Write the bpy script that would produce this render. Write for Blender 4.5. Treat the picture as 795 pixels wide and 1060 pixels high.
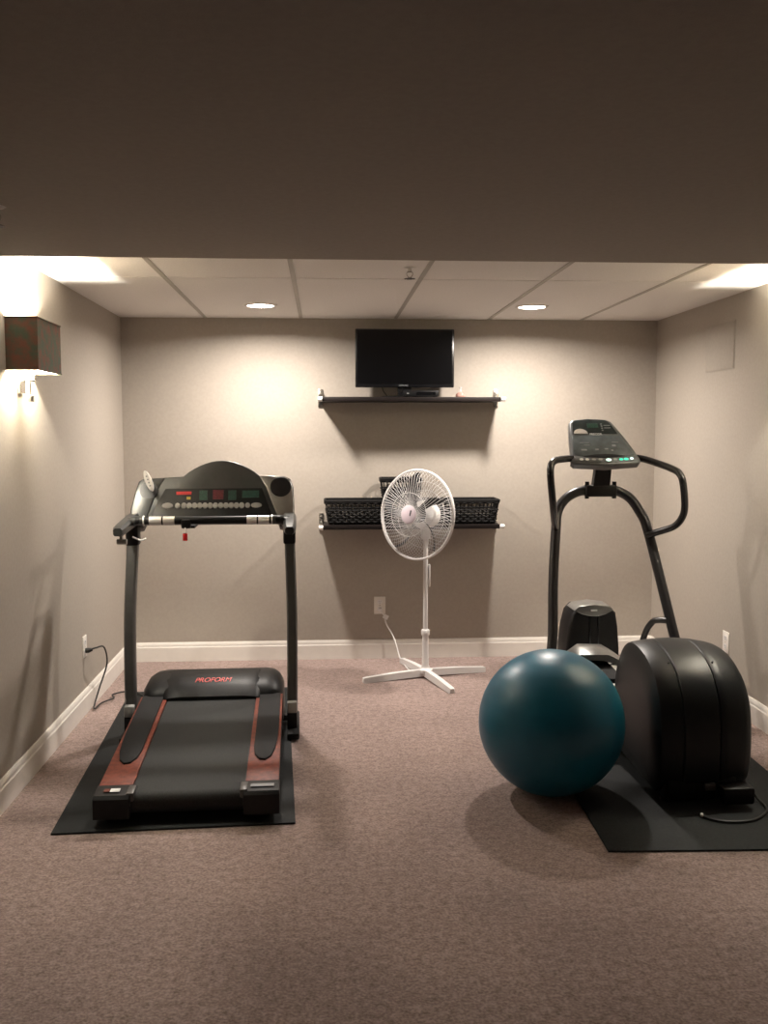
import bpy, bmesh, math, random
from mathutils import Vector, Matrix, Euler
random.seed(7)
PI = math.pi
for _o in list(bpy.data.objects):
    bpy.data.objects.remove(_o)
SC = bpy.context.scene
COL = SC.collection

# ------------------------------------------------------------ camera
XL, XR, D, H = -1.2856, 2.2138, 6.294, 2.2344        # room: left, right, back wall, tile ceiling
HS, YS, YB = 2.08, 3.315, -2.6                        # soffit height, soffit edge, wall behind camera
cam_d = bpy.data.cameras.new('camera')
cam = bpy.data.objects.new('camera', cam_d); COL.objects.link(cam)
cam_d.sensor_fit = 'VERTICAL'; cam_d.sensor_height = 24.0
cam_d.lens = 24.0 * 992.5 / 1060
_p, _y, _r = 0.0815, 0.0635, -0.0011
_f = Vector((math.sin(_y)*math.cos(_p), math.cos(_y)*math.cos(_p), -math.sin(_p)))
_a = Vector((math.cos(_y), -math.sin(_y), 0)); _u = _a.cross(_f)
_a2 = math.cos(_r)*_a + math.sin(_r)*_u; _u2 = -math.sin(_r)*_a + math.cos(_r)*_u
_m = Matrix((_a2, _u2, -_f)).transposed().to_4x4(); _m.translation = Vector((0, 0, 1.4916))
cam.matrix_world = _m
SC.camera = cam

# ------------------------------------------------------------ world, exposure
w = bpy.data.worlds.new('world'); SC.world = w; w.use_nodes = True
w.node_tree.nodes['Background'].inputs[0].default_value = (1.0, 0.82, 0.66, 1)
w.node_tree.nodes['Background'].inputs[1].default_value = 0.0
SC.view_settings.view_transform = 'Standard'
SC.view_settings.look = 'None'
SC.view_settings.gamma = 1.0
SC.view_settings.use_curve_mapping = False
SC.view_settings.exposure = 0.42
DOWN_W, DOWN_SPREAD, DOWN_COL = 30.0, 165, (1.0, 0.912, 0.825)
SCONCE_W, SCONCE_COL = 48.0, (1.0, 0.94, 0.80)

# ------------------------------------------------------------ materials
def mat(name, col, rough=0.5, metal=0.0, var=0.0, vscale=20.0, bump=0.0, bscale=200.0, emit=None, estr=0.0,
        alpha=1.0, trans=0.0, col2=None, coat=0.0, spec=0.5, detail=3.0, scale3=None):
    m = bpy.data.materials.new(name); m.use_nodes = True
    nt = m.node_tree; b = nt.nodes['Principled BSDF']
    b.inputs['Base Color'].default_value = (*col, 1)
    b.inputs['Roughness'].default_value = rough
    b.inputs['Metallic'].default_value = metal
    b.inputs['Alpha'].default_value = alpha
    b.inputs['Transmission Weight'].default_value = trans
    b.inputs['Coat Weight'].default_value = coat
    b.inputs['Specular IOR Level'].default_value = spec
    tc = nt.nodes.new('ShaderNodeTexCoord')
    if var or col2:
        n = nt.nodes.new('ShaderNodeTexNoise'); n.inputs['Scale'].default_value = vscale; n.inputs['Detail'].default_value = detail
        src = tc.outputs['Object']
        if scale3:
            mp = nt.nodes.new('ShaderNodeMapping'); mp.inputs['Scale'].default_value = scale3
            nt.links.new(src, mp.inputs['Vector']); src = mp.outputs['Vector']
        nt.links.new(src, n.inputs['Vector'])
        r = nt.nodes.new('ShaderNodeValToRGB')
        c2 = col2 or tuple(min(1, c*(1+var)) for c in col)
        c1 = col if col2 else tuple(c*(1-var) for c in col)
        r.color_ramp.elements[0].position = 0.36; r.color_ramp.elements[1].position = 0.64
        r.color_ramp.elements[0].color = (*c1, 1); r.color_ramp.elements[1].color = (*c2, 1)
        nt.links.new(n.outputs['Fac'], r.inputs['Fac']); nt.links.new(r.outputs['Color'], b.inputs['Base Color'])
    if bump:
        n2 = nt.nodes.new('ShaderNodeTexNoise'); n2.inputs['Scale'].default_value = bscale; n2.inputs['Detail'].default_value = 2
        bp = nt.nodes.new('ShaderNodeBump'); bp.inputs['Strength'].default_value = bump; bp.inputs['Distance'].default_value = 0.004
        nt.links.new(tc.outputs['Object'], n2.inputs['Vector']); nt.links.new(n2.outputs['Fac'], bp.inputs['Height'])
        nt.links.new(bp.outputs['Normal'], b.inputs['Normal'])
    if emit:
        b.inputs['Emission Color'].default_value = (*emit, 1); b.inputs['Emission Strength'].default_value = estr
    return m

M = {}
M['wall'] = mat('wall_paint', (0.368, 0.326, 0.280), 0.75, var=0.03, vscale=60, bump=0.12, bscale=260)
M['tile'] = mat('ceiling_tile', (0.80, 0.77, 0.74), 0.9, var=0.04, vscale=140, bump=0.25, bscale=300)
M['tbar'] = mat('ceiling_bar', (0.42, 0.39, 0.35), 0.6, var=0.03)
M['trim'] = mat('white_trim', (0.74, 0.70, 0.65), 0.45, var=0.02)
M['black'] = mat('black_plastic', (0.006, 0.006, 0.0065), 0.45, spec=0.25, var=0.15, vscale=30, bump=0.05, bscale=500)
M['rubber'] = mat('black_rubber', (0.008, 0.008, 0.009), 0.75, spec=0.3, var=0.12, vscale=60, bump=0.3, bscale=300)
M['matt'] = mat('exercise_mat', (0.011, 0.013, 0.014), 0.66, spec=0.22, var=0.2, vscale=90, bump=0.35, bscale=420)
M['belt'] = mat('running_belt', (0.019, 0.020, 0.020), 0.70, spec=0.3, var=0.35, vscale=260, bump=0.3, bscale=500)
M['greyframe'] = mat('grey_steel', (0.075, 0.072, 0.070), 0.40, 0.25, var=0.06)
M['console'] = mat('console_grey', (0.045, 0.047, 0.046), 0.34, 0.25, var=0.12, vscale=14)
M['silverpl'] = mat('silver_plastic', (0.30, 0.30, 0.29), 0.28, 0.75, var=0.06)
M['graphite'] = mat('graphite_plastic', (0.13, 0.135, 0.135), 0.30, 0.5, var=0.06)
M['silver'] = mat('bright_silver', (0.88, 0.87, 0.85), 0.30, 0.25, var=0.03)
M['chrome'] = mat('brushed_chrome', (0.70, 0.68, 0.64), 0.25, 1.0, var=0.04)
M['redrail'] = mat('rust_red_rail', (0.17, 0.034, 0.017), 0.5, spec=0.3, var=0.22, vscale=45)
M['red'] = mat('red_plastic', (0.62, 0.015, 0.02), 0.4, var=0.05)
M['redled'] = mat('red_display', (0.10, 0.004, 0.01), 0.3, var=0.3, vscale=120)
M['greenled'] = mat('green_display', (0.012, 0.06, 0.042), 0.3, var=0.35, vscale=150)
M['yellow'] = mat('yellow_sticker', (0.5, 0.38, 0.05), 0.5, var=0.1)
M['button'] = mat('grey_button', (0.33, 0.33, 0.32), 0.4, var=0.06)
M['white'] = mat('white_plastic', (0.74, 0.72, 0.71), 0.35, var=0.02)
M['fanwire'] = mat('white_wire', (0.74, 0.72, 0.715), 0.4, var=0.02)
M['blade'] = mat('grey_blade', (0.022, 0.022, 0.025), 0.5, spec=0.2, var=0.05)
M['hub'] = mat('lilac_white_hub', (0.72, 0.62, 0.69), 0.4, var=0.02)
M['darkmark'] = mat('dark_mark', (0.05, 0.045, 0.06), 0.5, var=0.05)
M['shelf'] = mat('dark_brown_wood', (0.008, 0.005, 0.0045), 0.5, spec=0.25, var=0.3, vscale=8, scale3=(1, 14, 14))
M['tvscreen'] = mat('tv_screen', (0.003, 0.003, 0.0035), 0.22, var=0.05, spec=0.3)
M['tvframe'] = mat('tv_frame', (0.006, 0.006, 0.007), 0.25, var=0.05)
M['ball'] = mat('blue_vinyl', (0.005, 0.128, 0.215), 0.38, var=0.08, vscale=5, bump=0.04, bscale=350, spec=0.55)
M['shroud'] = mat('shroud_black', (0.010, 0.012, 0.0135), 0.40, spec=0.32, var=0.07, vscale=9, bump=0.08, bscale=420)
M['tube'] = mat('dark_tube', (0.026, 0.024, 0.025), 0.30, 0.3, var=0.08)
M['grip'] = mat('black_grip', (0.011, 0.010, 0.010), 0.26, var=0.1, coat=0.15)
M['overlay'] = mat('console_overlay', (0.075, 0.09, 0.095), 0.28, var=0.18, vscale=30)
M['overlaydark'] = mat('console_window', (0.02, 0.028, 0.028), 0.12, var=0.2, vscale=30)
M['ledgreen'] = mat('green_led', (0.02, 0.25, 0.16), 0.4, emit=(0.05, 0.9, 0.55), estr=0.7)
M['ledwhite'] = mat('white_led', (0.6, 0.7, 0.66), 0.4, emit=(0.7, 1, 0.9), estr=1.2)
M['shadeout'] = mat('patterned_shade', (0.15, 0.050, 0.028), 0.8, col2=(0.055, 0.075, 0.045), vscale=26, detail=7, bump=0.25, bscale=90)
M['shadein'] = mat('shade_lining', (0.85, 0.80, 0.68), 0.8, var=0.02)
M['bulb'] = mat('glowing_bulb', (1, 1, 1), 0.4, emit=(1.0, 0.93, 0.76), estr=30)
M['lens'] = mat('glowing_lens', (1, 1, 1), 0.4, emit=(1.0, 0.90, 0.80), estr=14)
M['pink'] = mat('pink_glass', (0.62, 0.36, 0.30), 0.12, var=0.05, trans=0.5)
M['glass'] = mat('clear_glass', (0.9, 0.88, 0.86), 0.08, trans=0.7, var=0.01)
M['cordblack'] = mat('black_cord', (0.01, 0.01, 0.01), 0.5, var=0.1)
M['basket'] = mat('black_wicker', (0.006, 0.0055, 0.0055), 0.75, spec=0.2, var=0.3, vscale=60)
M['lightgrey'] = mat('pale_grey_cover', (0.62, 0.60, 0.57), 0.4, var=0.04)
M['textwhite'] = mat('white_print', (0.75, 0.77, 0.76), 0.5, var=0.02)
M['textred'] = mat('red_print', (0.72, 0.09, 0.08), 0.45, var=0.1, vscale=90)
M['textgrey'] = mat('grey_print', (0.25, 0.26, 0.27), 0.5, var=0.05)

def carpet_mat():
    m = bpy.data.materials.new('carpet'); m.use_nodes = True
    nt = m.node_tree; b = nt.nodes['Principled BSDF']; b.inputs['Roughness'].default_value = 0.95
    b.inputs['Specular IOR Level'].default_value = 0.15
    b.inputs['Sheen Weight'].default_value = 0.25; b.inputs['Sheen Tint'].default_value = (0.9, 0.75, 0.7, 1)
    tc = nt.nodes.new('ShaderNodeTexCoord')
    def noise(s, d=3):
        n = nt.nodes.new('ShaderNodeTexNoise'); n.inputs['Scale'].default_value = s; n.inputs['Detail'].default_value = d
        nt.links.new(tc.outputs['Object'], n.inputs['Vector']); return n
    n1, n2, n3 = noise(110, 5), noise(36, 4), noise(2.2, 3)
    r = nt.nodes.new('ShaderNodeValToRGB')
    r.color_ramp.elements[0].position = 0.34; r.color_ramp.elements[0].color = (0.140, 0.100, 0.087, 1)
    r.color_ramp.elements[1].position = 0.66; r.color_ramp.elements[1].color = (0.415, 0.315, 0.288, 1)
    mx = nt.nodes.new('ShaderNodeMix'); mx.data_type = 'FLOAT'; mx.inputs[0].default_value = 0.4
    nt.links.new(n1.outputs['Fac'], mx.inputs[2]); nt.links.new(n2.outputs['Fac'], mx.inputs[3])
    nt.links.new(mx.outputs[0], r.inputs['Fac'])
    r2 = nt.nodes.new('ShaderNodeValToRGB')
    r2.color_ramp.elements[0].position = 0.3; r2.color_ramp.elements[0].color = (0.86, 0.86, 0.86, 1)
    r2.color_ramp.elements[1].position = 0.7; r2.color_ramp.elements[1].color = (1.1, 1.1, 1.1, 1)
    nt.links.new(n3.outputs['Fac'], r2.inputs['Fac'])
    mc = nt.nodes.new('ShaderNodeMix'); mc.data_type = 'RGBA'; mc.blend_type = 'MULTIPLY'; mc.inputs[0].default_value = 1
    nt.links.new(r.outputs['Color'], mc.inputs[6]); nt.links.new(r2.outputs['Color'], mc.inputs[7])
    nt.links.new(mc.outputs[2], b.inputs['Base Color'])
    bp = nt.nodes.new('ShaderNodeBump'); bp.inputs['Strength'].default_value = 0.7; bp.inputs['Distance'].default_value = 0.008
    nt.links.new(mx.outputs[0], bp.inputs['Height']); nt.links.new(bp.outputs['Normal'], b.inputs['Normal'])
    return m
M['carpet'] = carpet_mat()

# ------------------------------------------------------------ mesh helpers
def new(): return bmesh.new()
def box(bm, c, s, bevel=0.0, rot=None, seg=2, mi=0):
    t = bmesh.new(); bmesh.ops.create_cube(t, size=1.0)
    bmesh.ops.scale(t, vec=s, verts=t.verts)
    if bevel:
        bmesh.ops.bevel(t, geom=list(t.edges), offset=bevel, segments=seg, affect='EDGES', profile=0.5)
    M4 = Matrix.Translation(c) @ (rot.to_matrix().to_4x4() if rot else Matrix.Identity(4))
    bmesh.ops.transform(t, matrix=M4, verts=t.verts); merge(bm, t, mi); return bm
def merge(bm, t, mi=0, mtx=None):
    mp = {}
    for v in t.verts: mp[v] = bm.verts.new(mtx @ v.co if mtx else v.co)
    for f in t.faces:
        try:
            g = bm.faces.new([mp[v] for v in f.verts]); g.material_index = mi; g.smooth = f.smooth
        except ValueError: pass
    t.free()
def loft(bm, secs, cap=True, closed=True, mi=0, loop=False):
    rows = [[bm.verts.new(p) for p in s] for s in secs]
    n = len(rows[0]); R = len(rows)
    for i in range(R if loop else R-1):
        a, b = rows[i], rows[(i+1) % R]
        for j in range(n if closed else n-1):
            k = (j+1) % n
            f = bm.faces.new((a[j], a[k], b[k], b[j])); f.material_index = mi
    if cap and not loop:
        f = bm.faces.new(rows[0][::-1]); f.material_index = mi
        f = bm.faces.new(rows[-1]); f.material_index = mi
    return bm
def cr(pts, n=6, closed=False):
    P = [Vector(p) for p in pts]; out = []
    N = len(P)
    for i in range(N if closed else N-1):
        if closed: p0, p1, p2, p3 = P[i-1], P[i], P[(i+1) % N], P[(i+2) % N]
        else: p0, p1, p2, p3 = P[max(i-1, 0)], P[i], P[i+1], P[min(i+2, N-1)]
        for k in range(n):
            t = k/n
            out.append(0.5*((2*p1)+(-p0+p2)*t+(2*p0-5*p1+4*p2-p3)*t*t+(-p0+3*p1-3*p2+p3)*t**3))
    if not closed: out.append(P[-1])
    return out
def tube(bm, pts, r, n=12, closed=False, mi=0, flat=1.0, up=None):
    P = [Vector(p) for p in pts]; rr = r if isinstance(r, (list, tuple)) else [r]*len(P)
    secs = []; prev = None
    for i, p in enumerate(P):
        if closed: d = P[(i+1) % len(P)]-P[i-1]
        else: d = P[min(i+1, len(P)-1)]-P[max(i-1, 0)]
        d.normalize()
        if prev is None:
            a = d.cross(Vector(up) if up else (Vector((0, 0, 1)) if abs(d.z) < .9 else Vector((1, 0, 0)))).normalized()
        else:
            a = (prev - d*prev.dot(d)).normalized()
        prev = a; b = d.cross(a)
        secs.append([p + rr[i]*(math.cos(2*PI*k/n)*a + flat*math.sin(2*PI*k/n)*b) for k in range(n)])
    loft(bm, secs, mi=mi, loop=closed); return bm
def cyl(bm, p0, p1, r0, r1=None, n=24, mi=0): return tube(bm, [p0, p1], [r0, r1 if r1 is not None else r0], n, mi=mi)
def lathe(bm, prof, c=(0, 0, 0), n=32, mtx=None, mi=0):
    mtx = mtx or Matrix.Identity(4)
    rows = []
    for r, z in prof:
        rows.append([bm.verts.new(mtx @ Vector((c[0]+r*math.cos(2*PI*k/n), c[1]+r*math.sin(2*PI*k/n), c[2]+z))) for k in range(n)])
    for a, b in zip(rows, rows[1:]):
        for j in range(n):
            f = bm.faces.new((a[j], a[(j+1) % n], b[(j+1) % n], b[j])); f.material_index = mi
    if prof[0][0] > 1e-6: bm.faces.new(rows[0][::-1]).material_index = mi
    if prof[-1][0] > 1e-6: bm.faces.new(rows[-1]).material_index = mi
    return bm
def prism(bm, poly, t0, t1, fn, bevel=0.0, mi=0):
    """poly: 2-D outline, fn(u, v, t) -> 3-D"""
    t = bmesh.new()
    a = [t.verts.new((u, v, t0)) for u, v in poly]; b = [t.verts.new((u, v, t1)) for u, v in poly]
    t.faces.new(a[::-1]); t.faces.new(b)
    n = len(poly)
    for i in range(n): t.faces.new((a[i], a[(i+1) % n], b[(i+1) % n], b[i]))
    bmesh.ops.recalc_face_normals(t, faces=t.faces)
    if bevel:
        es = [e for e in t.edges if abs(e.verts[0].co.z-e.verts[1].co.z) < 1e-7]
        bmesh.ops.bevel(t, geom=es, offset=bevel, segments=3, affect='EDGES', profile=0.5)
    for v in t.verts: v.co = Vector(fn(*v.co))
    merge(bm, t, mi); return bm
def obj(name, bm, m, parent=None, smooth=True, angle=35):
    bmesh.ops.remove_doubles(bm, verts=bm.verts, dist=1e-6)
    bmesh.ops.recalc_face_normals(bm, faces=bm.faces)
    for f in bm.faces: f.smooth = smooth
    me = bpy.data.meshes.new(name); 
    if smooth:
        for e in bm.edges:
            if len(e.link_faces) == 2 and e.calc_face_angle(0) > math.radians(angle): e.smooth = False
    bm.to_mesh(me); bm.free()
    for mm in (m if isinstance(m, (list, tuple)) else [m]): me.materials.append(M[mm])
    o = bpy.data.objects.new(name, me); COL.objects.link(o)
    if parent: o.parent = parent
    return o
def tag(o, label, cat, group=None):
    o['label'] = label; o['category'] = cat
    if group: o['group'] = group
    return o
def thing(name, label, cat, loc=(0, 0, 0), rz=0.0, group=None):
    o = bpy.data.objects.new(name, None); COL.objects.link(o)
    o.empty_display_size = 0.05
    o.location = loc; o.rotation_euler = (0, 0, rz)
    return tag(o, label, cat, group)
def struct(name, bm, m, **k):
    o = obj(name, bm, m, **k); o['kind'] = 'structure'; return o
def text(name, s, m, parent, loc, rot, size, extrude=0.0008, sx=1.0, shear=0.0, label=None):
    c = bpy.data.curves.new(name, 'FONT'); c.body = s; c.size = size; c.extrude = extrude; c.shear = shear
    c.align_x = 'CENTER'; c.align_y = 'CENTER'
    to = bpy.data.objects.new(name, c); COL.objects.link(to)
    bpy.context.view_layer.update()
    me = bpy.data.meshes.new_from_object(to.evaluated_get(bpy.context.evaluated_depsgraph_get()))
    bpy.data.objects.remove(to)
    me.materials.clear(); me.materials.append(M[m])
    o = bpy.data.objects.new(name, me); COL.objects.link(o)
    o.location = loc; o.rotation_euler = rot; o.scale = (sx, 1, 1); o.parent = parent
    if label: o['label'] = label
    return o
def dup(root, loc, label, rz=0.0):
    def cp(o, par):
        c = o.copy(); COL.objects.link(c); c.parent = par
        for ch in [x for x in list(bpy.data.objects) if x.parent == o]: cp(ch, c)
        return c
    r = cp(root, None); r.location = loc; r.rotation_euler = (0, 0, rz); r['label'] = label
    return r

# ------------------------------------------------------------ room shell
T = 0.1
bm = new(); box(bm, ((XL+XR)/2, (YB+D)/2, -T/2), (XR-XL+2*T, D-YB+2*T, T)); struct('floor', bm, 'carpet', smooth=False)
bm = new(); box(bm, ((XL+XR)/2, D+T/2, 1.15), (XR-XL+2*T, T, 2.3)); struct('wall_back', bm, 'wall', smooth=False)
bm = new(); box(bm, (XL-T/2, (YB+D)/2, 1.15), (T, D-YB, 2.3)); struct('wall_left', bm, 'wall', smooth=False)
bm = new(); box(bm, (XR+T/2, (YB+D)/2, 1.15), (T, D-YB, 2.3)); struct('wall_right', bm, 'wall', smooth=False)
bm = new(); box(bm, ((XL+XR)/2, YB-T/2, 1.15), (XR-XL+2*T, T, 2.3)); struct('wall_front', bm, 'wall', smooth=False)
# tile ceiling with its grid bars
bm = new(); box(bm, ((XL+XR)/2, (YS+D)/2, H+T/2), (XR-XL, D-YS, T), mi=0)
for i in range(5):
    x = -0.7455 + 0.61*i
    box(bm, (x, (YS+D)/2, H), (0.022, D-YS, 0.006), mi=1)
edges = [XL] + [-0.7455+0.61*i for i in range(5)] + [XR]
for a, b in zip(edges, edges[1:]):
    box(bm, ((a+b)/2, 4.69, H), (b-a, 0.016, 0.004), mi=0)
struct('ceiling', bm, ['tile', 'tbar'], smooth=False)
# dropped soffit the camera stands under
bm = new(); box(bm, ((XL+XR)/2, (YB+YS)/2, (HS+2.334)/2), (XR-XL, YS-YB, 2.334-HS), bevel=0.003); struct('ceiling', bm, 'wall', smooth=False)
# baseboards: profile (depth, height)
BP = [(0, 0), (0.016, 0), (0.016, 0.092), (0.012, 0.098), (0.012, 0.106), (0.009, 0.116), (0.004, 0.125), (0, 0.125)]
bm = new(); loft(bm, [[(x, D-d, z) for d, z in BP] for x in (XL, XR)]); struct('baseboard_back', bm, 'trim', angle=20)
bm = new(); loft(bm, [[(XL+d, y, z) for d, z in BP] for y in (YB, D-0.016)]); struct('baseboard_left', bm, 'trim', angle=20)
bm = new(); loft(bm, [[(XR-d, y, z) for d, z in BP] for y in (YB, D-0.016)]); struct('baseboard_right', bm, 'trim', angle=20)

# ------------------------------------------------------------ lamps
def downlight(x, y, label):
    t = thing('recessed_downlight', label, 'ceiling light', (x, y, H), 0, 'recessed downlights')
    bm = new(); lathe(bm, [(0.076, -0.0005), (0.079, -0.007), (0.092, -0.007), (0.097, -0.004), (0.097, 0.0)], n=48); obj('trim_ring', bm, 'trim', t)
    bm = new(); lathe(bm, [(0.0, -0.010), (0.05, -0.009), (0.078, -0.004)], n=40); obj('lens', bm, 'lens', t)
    l = bpy.data.lights.new('lamp_light', 'AREA'); l.shape = 'DISK'; l.size = 0.12; l.energy = DOWN_W; l.color = DOWN_COL
    l.spread = math.radians(DOWN_SPREAD)
    o = bpy.data.objects.new('lamp_light', l); COL.objects.link(o); o.location = (0, 0, -0.016); o.parent = t
downlight(-0.354, 5.66, 'round glowing recessed downlight in the ceiling, nearer the treadmill and left wall')
downlight(1.229, 5.635, 'round glowing recessed downlight in the ceiling, nearer the elliptical and right wall')

def sconce(side, label):
    x0 = XL if side < 0 else XR; s = -side                     # s: direction away from the wall
    t = thing('wall_sconce', label, 'wall lamp', (x0, 4.2, 1.755), 0, 'square shaded wall sconces')
    W2, DP, HH, th = 0.172, 0.130, 0.211, 0.004
    bm = new()
    out = [(0.0, -W2), (s*DP, -W2), (s*DP, W2), (0.0, W2)]
    inn = [(0.0, -W2+th), (s*(DP-th), -W2+th), (s*(DP-th), W2-th), (0.0, W2-th)]
    for i in range(4):
        if i == 3: continue
        a, b, c, d = out[i], out[i+1], inn[i+1], inn[i]
        def q(pts, mi):
            f = bm.faces.new([bm.verts.new(p) for p in pts]); f.material_index = mi
        q([(*a, 0), (*b, 0), (*b, HH), (*a, HH)], 0)
        q([(*d, 0), (*c, 0), (*c, HH), (*d, HH)], 1)
        q([(*a, 0), (*b, 0), (*c, 0), (*d, 0)], 0)
        q([(*a, HH), (*b, HH), (*c, HH), (*d, HH)], 0)
    sh = obj('lamp_shade', bm, ['shadeout', 'shadein'], t, smooth=False)
    for z in (0.0, HH):
        bm = new()
        for i in range(3):
            a, b = out[i], out[i+1]
            cyl(bm, (*a, z), (*b, z), 0.0035, n=8)
        obj('shade_trim', bm, 'shadeout', sh)
    bm = new(); box(bm, (s*0.008, 0, -0.055), (0.014, 0.075, 0.075), bevel=0.003); obj('wall_plate', bm, 'chrome', t)
    bm = new()
    box(bm, (s*0.035, 0, -0.035), (0.055, 0.012, 0.014), bevel=0.002)
    box(bm, (s*0.065, 0, 0.0), (0.012, 0.014, 0.075), bevel=0.002)
    obj('arm', bm, 'chrome', t)
    bm = new(); box(bm, (s*0.045, 0.0, -0.112), (0.024, 0.024, 0.030), bevel=0.003); cyl(bm, (s*0.045, 0, -0.10), (s*0.045, 0, -0.036), 0.004, n=10); obj('switch', bm, 'chrome', t)
    bm = new(); cyl(bm, (s*0.065, 0, 0.03), (s*0.065, 0, 0.058), 0.012, n=16); obj('socket', bm, 'trim', t)
    bm = new(); lathe(bm, [(0.0, 0.056), (0.010, 0.058), (0.014, 0.070), (0.013, 0.085), (0.007, 0.098), (0.0, 0.104)], (s*0.065, 0, 0), n=16); obj('bulb', bm, 'bulb', t)
    l = bpy.data.lights.new('sconce_light', 'POINT'); l.energy = SCONCE_W; l.color = SCONCE_COL; l.shadow_soft_size = 0.012
    o = bpy.data.objects.new('sconce_light', l); COL.objects.link(o); o.location = (s*0.066, 0, 0.122); o.parent = t
sconce(-1, 'brown patterned box shade wall sconce glowing on the left wall above the treadmill mat')
sconce(1, 'brown patterned box shade wall sconce on the right wall beyond the elliptical')

def sprinkler(x, y, z, label):
    t = thing('sprinkler_head', label, 'sprinkler', (x, y, z), 0, 'ceiling sprinkler heads')
    bm = new(); lathe(bm, [(0.0, -0.004), (0.022, -0.004), (0.028, -0.0005)], n=24); obj('escutcheon', bm, 'tile', t)
    bm = new(); cyl(bm, (0, 0, -0.002), (0, 0, -0.02), 0.008, n=12)
    for s in (-1, 1): tube(bm, cr([(s*0.007, 0, -0.016), (s*0.014, 0, -0.028), (s*0.004, 0, -0.045)], 4), 0.0022, 8)
    cyl(bm, (0, 0, -0.042), (0, 0, -0.05), 0.004, n=10); obj('frame', bm, 'chrome', t)
    bm = new()
    lathe(bm, [(0.0, -0.052), (0.02, -0.051), (0.02, -0.049), (0.0, -0.048)], n=20)
    for k in range(10):
        a = 2*PI*k/10; box(bm, (0.021*math.cos(a), 0.021*math.sin(a), -0.050), (0.008, 0.005, 0.0015), rot=Euler((0, 0, a)))
    obj('deflector', bm, 'greyframe', t)
sprinkler(0.394, 4.36, H, 'small sprinkler head hanging from the white tiled ceiling above the television')
sprinkler(-0.845, 2.60, HS, 'small sprinkler head hanging from the dark soffit at the far left edge')

# ------------------------------------------------------------ wall plates
def outlet(loc, rz, label):
    t = thing('wall_outlet', label, 'outlet', loc, rz, 'white wall outlets')       # local -y points into the room
    bm = new(); box(bm, (0, -0.003, 0), (0.076, 0.006, 0.116), bevel=0.0025); obj('cover_plate', bm, 'trim', t)
    for z in (-0.024, 0.024):
        bm = new(); prism(bm, [(0.017*math.cos(a)*1.0, max(-0.013, min(0.013, 0.017*math.sin(a)))) for a in [2*PI*k/20 for k in range(20)]], 0, 0.002,
                          lambda u, v, tt, z=z: (u, -0.0055-tt, z+v))
        rc = obj('receptacle', bm, 'white', t)
        bm = new()
        for dx, hh in ((-0.006, 0.008), (0.006, 0.007)): box(bm, (dx, -0.0078, z+0.003), (0.0016, 0.0012, hh))
        cyl(bm, (0, -0.0072, z-0.008), (0, -0.0084, z-0.008), 0.0022, n=10); obj('slot', bm, 'black', rc)
    bm = new(); cyl(bm, (0, -0.0055, 0), (0, -0.0072, 0), 0.003, n=10); obj('screw', bm, 'chrome', t)
outlet((0.371, D, 0.355), 0, 'white duplex wall outlet on the back wall with the fan cord plugged in')
outlet((XL, 5.164, 0.355), PI/2, 'white wall outlet on the left wall with a black cord plugged in')
outlet((XR, 5.08, 0.345), -PI/2, 'white wall outlet on the right wall behind the elliptical trainer')
# paintable access panel on the right wall
t = thing('access_panel', 'square paint-coloured access panel outlined high on the right wall', 'panel', (XR, 5.27, 1.97))
bm = new()
for (cy, cz, sy, sz) in ((0, 0.128, 0.386, 0.006), (0, -0.128, 0.386, 0.006), (-0.190, 0, 0.006, 0.25), (0.190, 0, 0.006, 0.25)):
    box(bm, (-0.0015, cy, cz), (0.003, sy, sz))
obj('frame', bm, 'wall', t, smooth=False)
bm = new(); box(bm, (-0.0035, 0, 0), (0.004, 0.374, 0.250), bevel=0.001); obj('door', bm, 'wall', t)

# ------------------------------------------------------------ shelves
def shelf(z, label):
    t = thing('wall_shelf', label, 'shelf', (0.561, D, z), 0, 'dark wall shelves with silver brackets')
    bm = new(); box(bm, (0, -0.135, -0.014), (1.128, 0.25, 0.028), bevel=0.002); obj('board', bm, 'shelf', t)
    for s in (-1, 1):
        x = s*0.575
        bm = new()
        box(bm, (x, -0.006, 0), (0.030, 0.012, 0.115), bevel=0.002)
        box(bm, (x, -0.140, -0.014), (0.020, 0.265, 0.022), bevel=0.003)
        box(bm, (x, -0.030, 0.022), (0.022, 0.045, 0.04), bevel=0.004)
        obj('bracket', bm, 'chrome', t)
        bm = new(); cyl(bm, (x-s*0.012, -0.272, -0.014), (x+s*0.014, -0.272, -0.014), 0.015, n=20); obj('end_clamp', bm, 'silver', t)
shelf(1.722, 'upper dark brown wall shelf carrying the television')
shelf(0.915, 'lower dark brown wall shelf carrying black woven baskets behind the fan')

# television
t = thing('television', 'black flat screen television standing on the upper wall shelf', 'television', (0.527, 6.16, 1.722))
bm = new(); box(bm, (0, 0.02, 0.25), (0.634, 0.035, 0.370), bevel=0.006); box(bm, (0, 0.045, 0.22), (0.40, 0.03, 0.22), bevel=0.01); obj('casing', bm, 'tvframe', t)
bm = new(); box(bm, (0, 0.0015, 0.256), (0.606, 0.003, 0.336)); obj('screen', bm, 'tvscreen', t, smooth=False)
bm = new(); loft(bm, [[(0.0+math.cos(a)*r*1.0, 0.03+math.sin(a)*r*0.35, z) for a in [2*PI*k/40 for k in range(40)]] for r, z in ((0.155, 0.0), (0.155, 0.006), (0.14, 0.010), (0.06, 0.014))])
obj('stand_base', bm, 'tvframe', t)
bm = new(); box(bm, (0, 0.03, 0.05), (0.09, 0.022, 0.09), bevel=0.005); obj('stand_neck', bm, 'tvframe', t)
text('brand_mark', 'SAMSUNG', 'textgrey', t, (-0.01, -0.0005, 0.077), (PI/2, 0, 0), 0.013)
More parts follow.
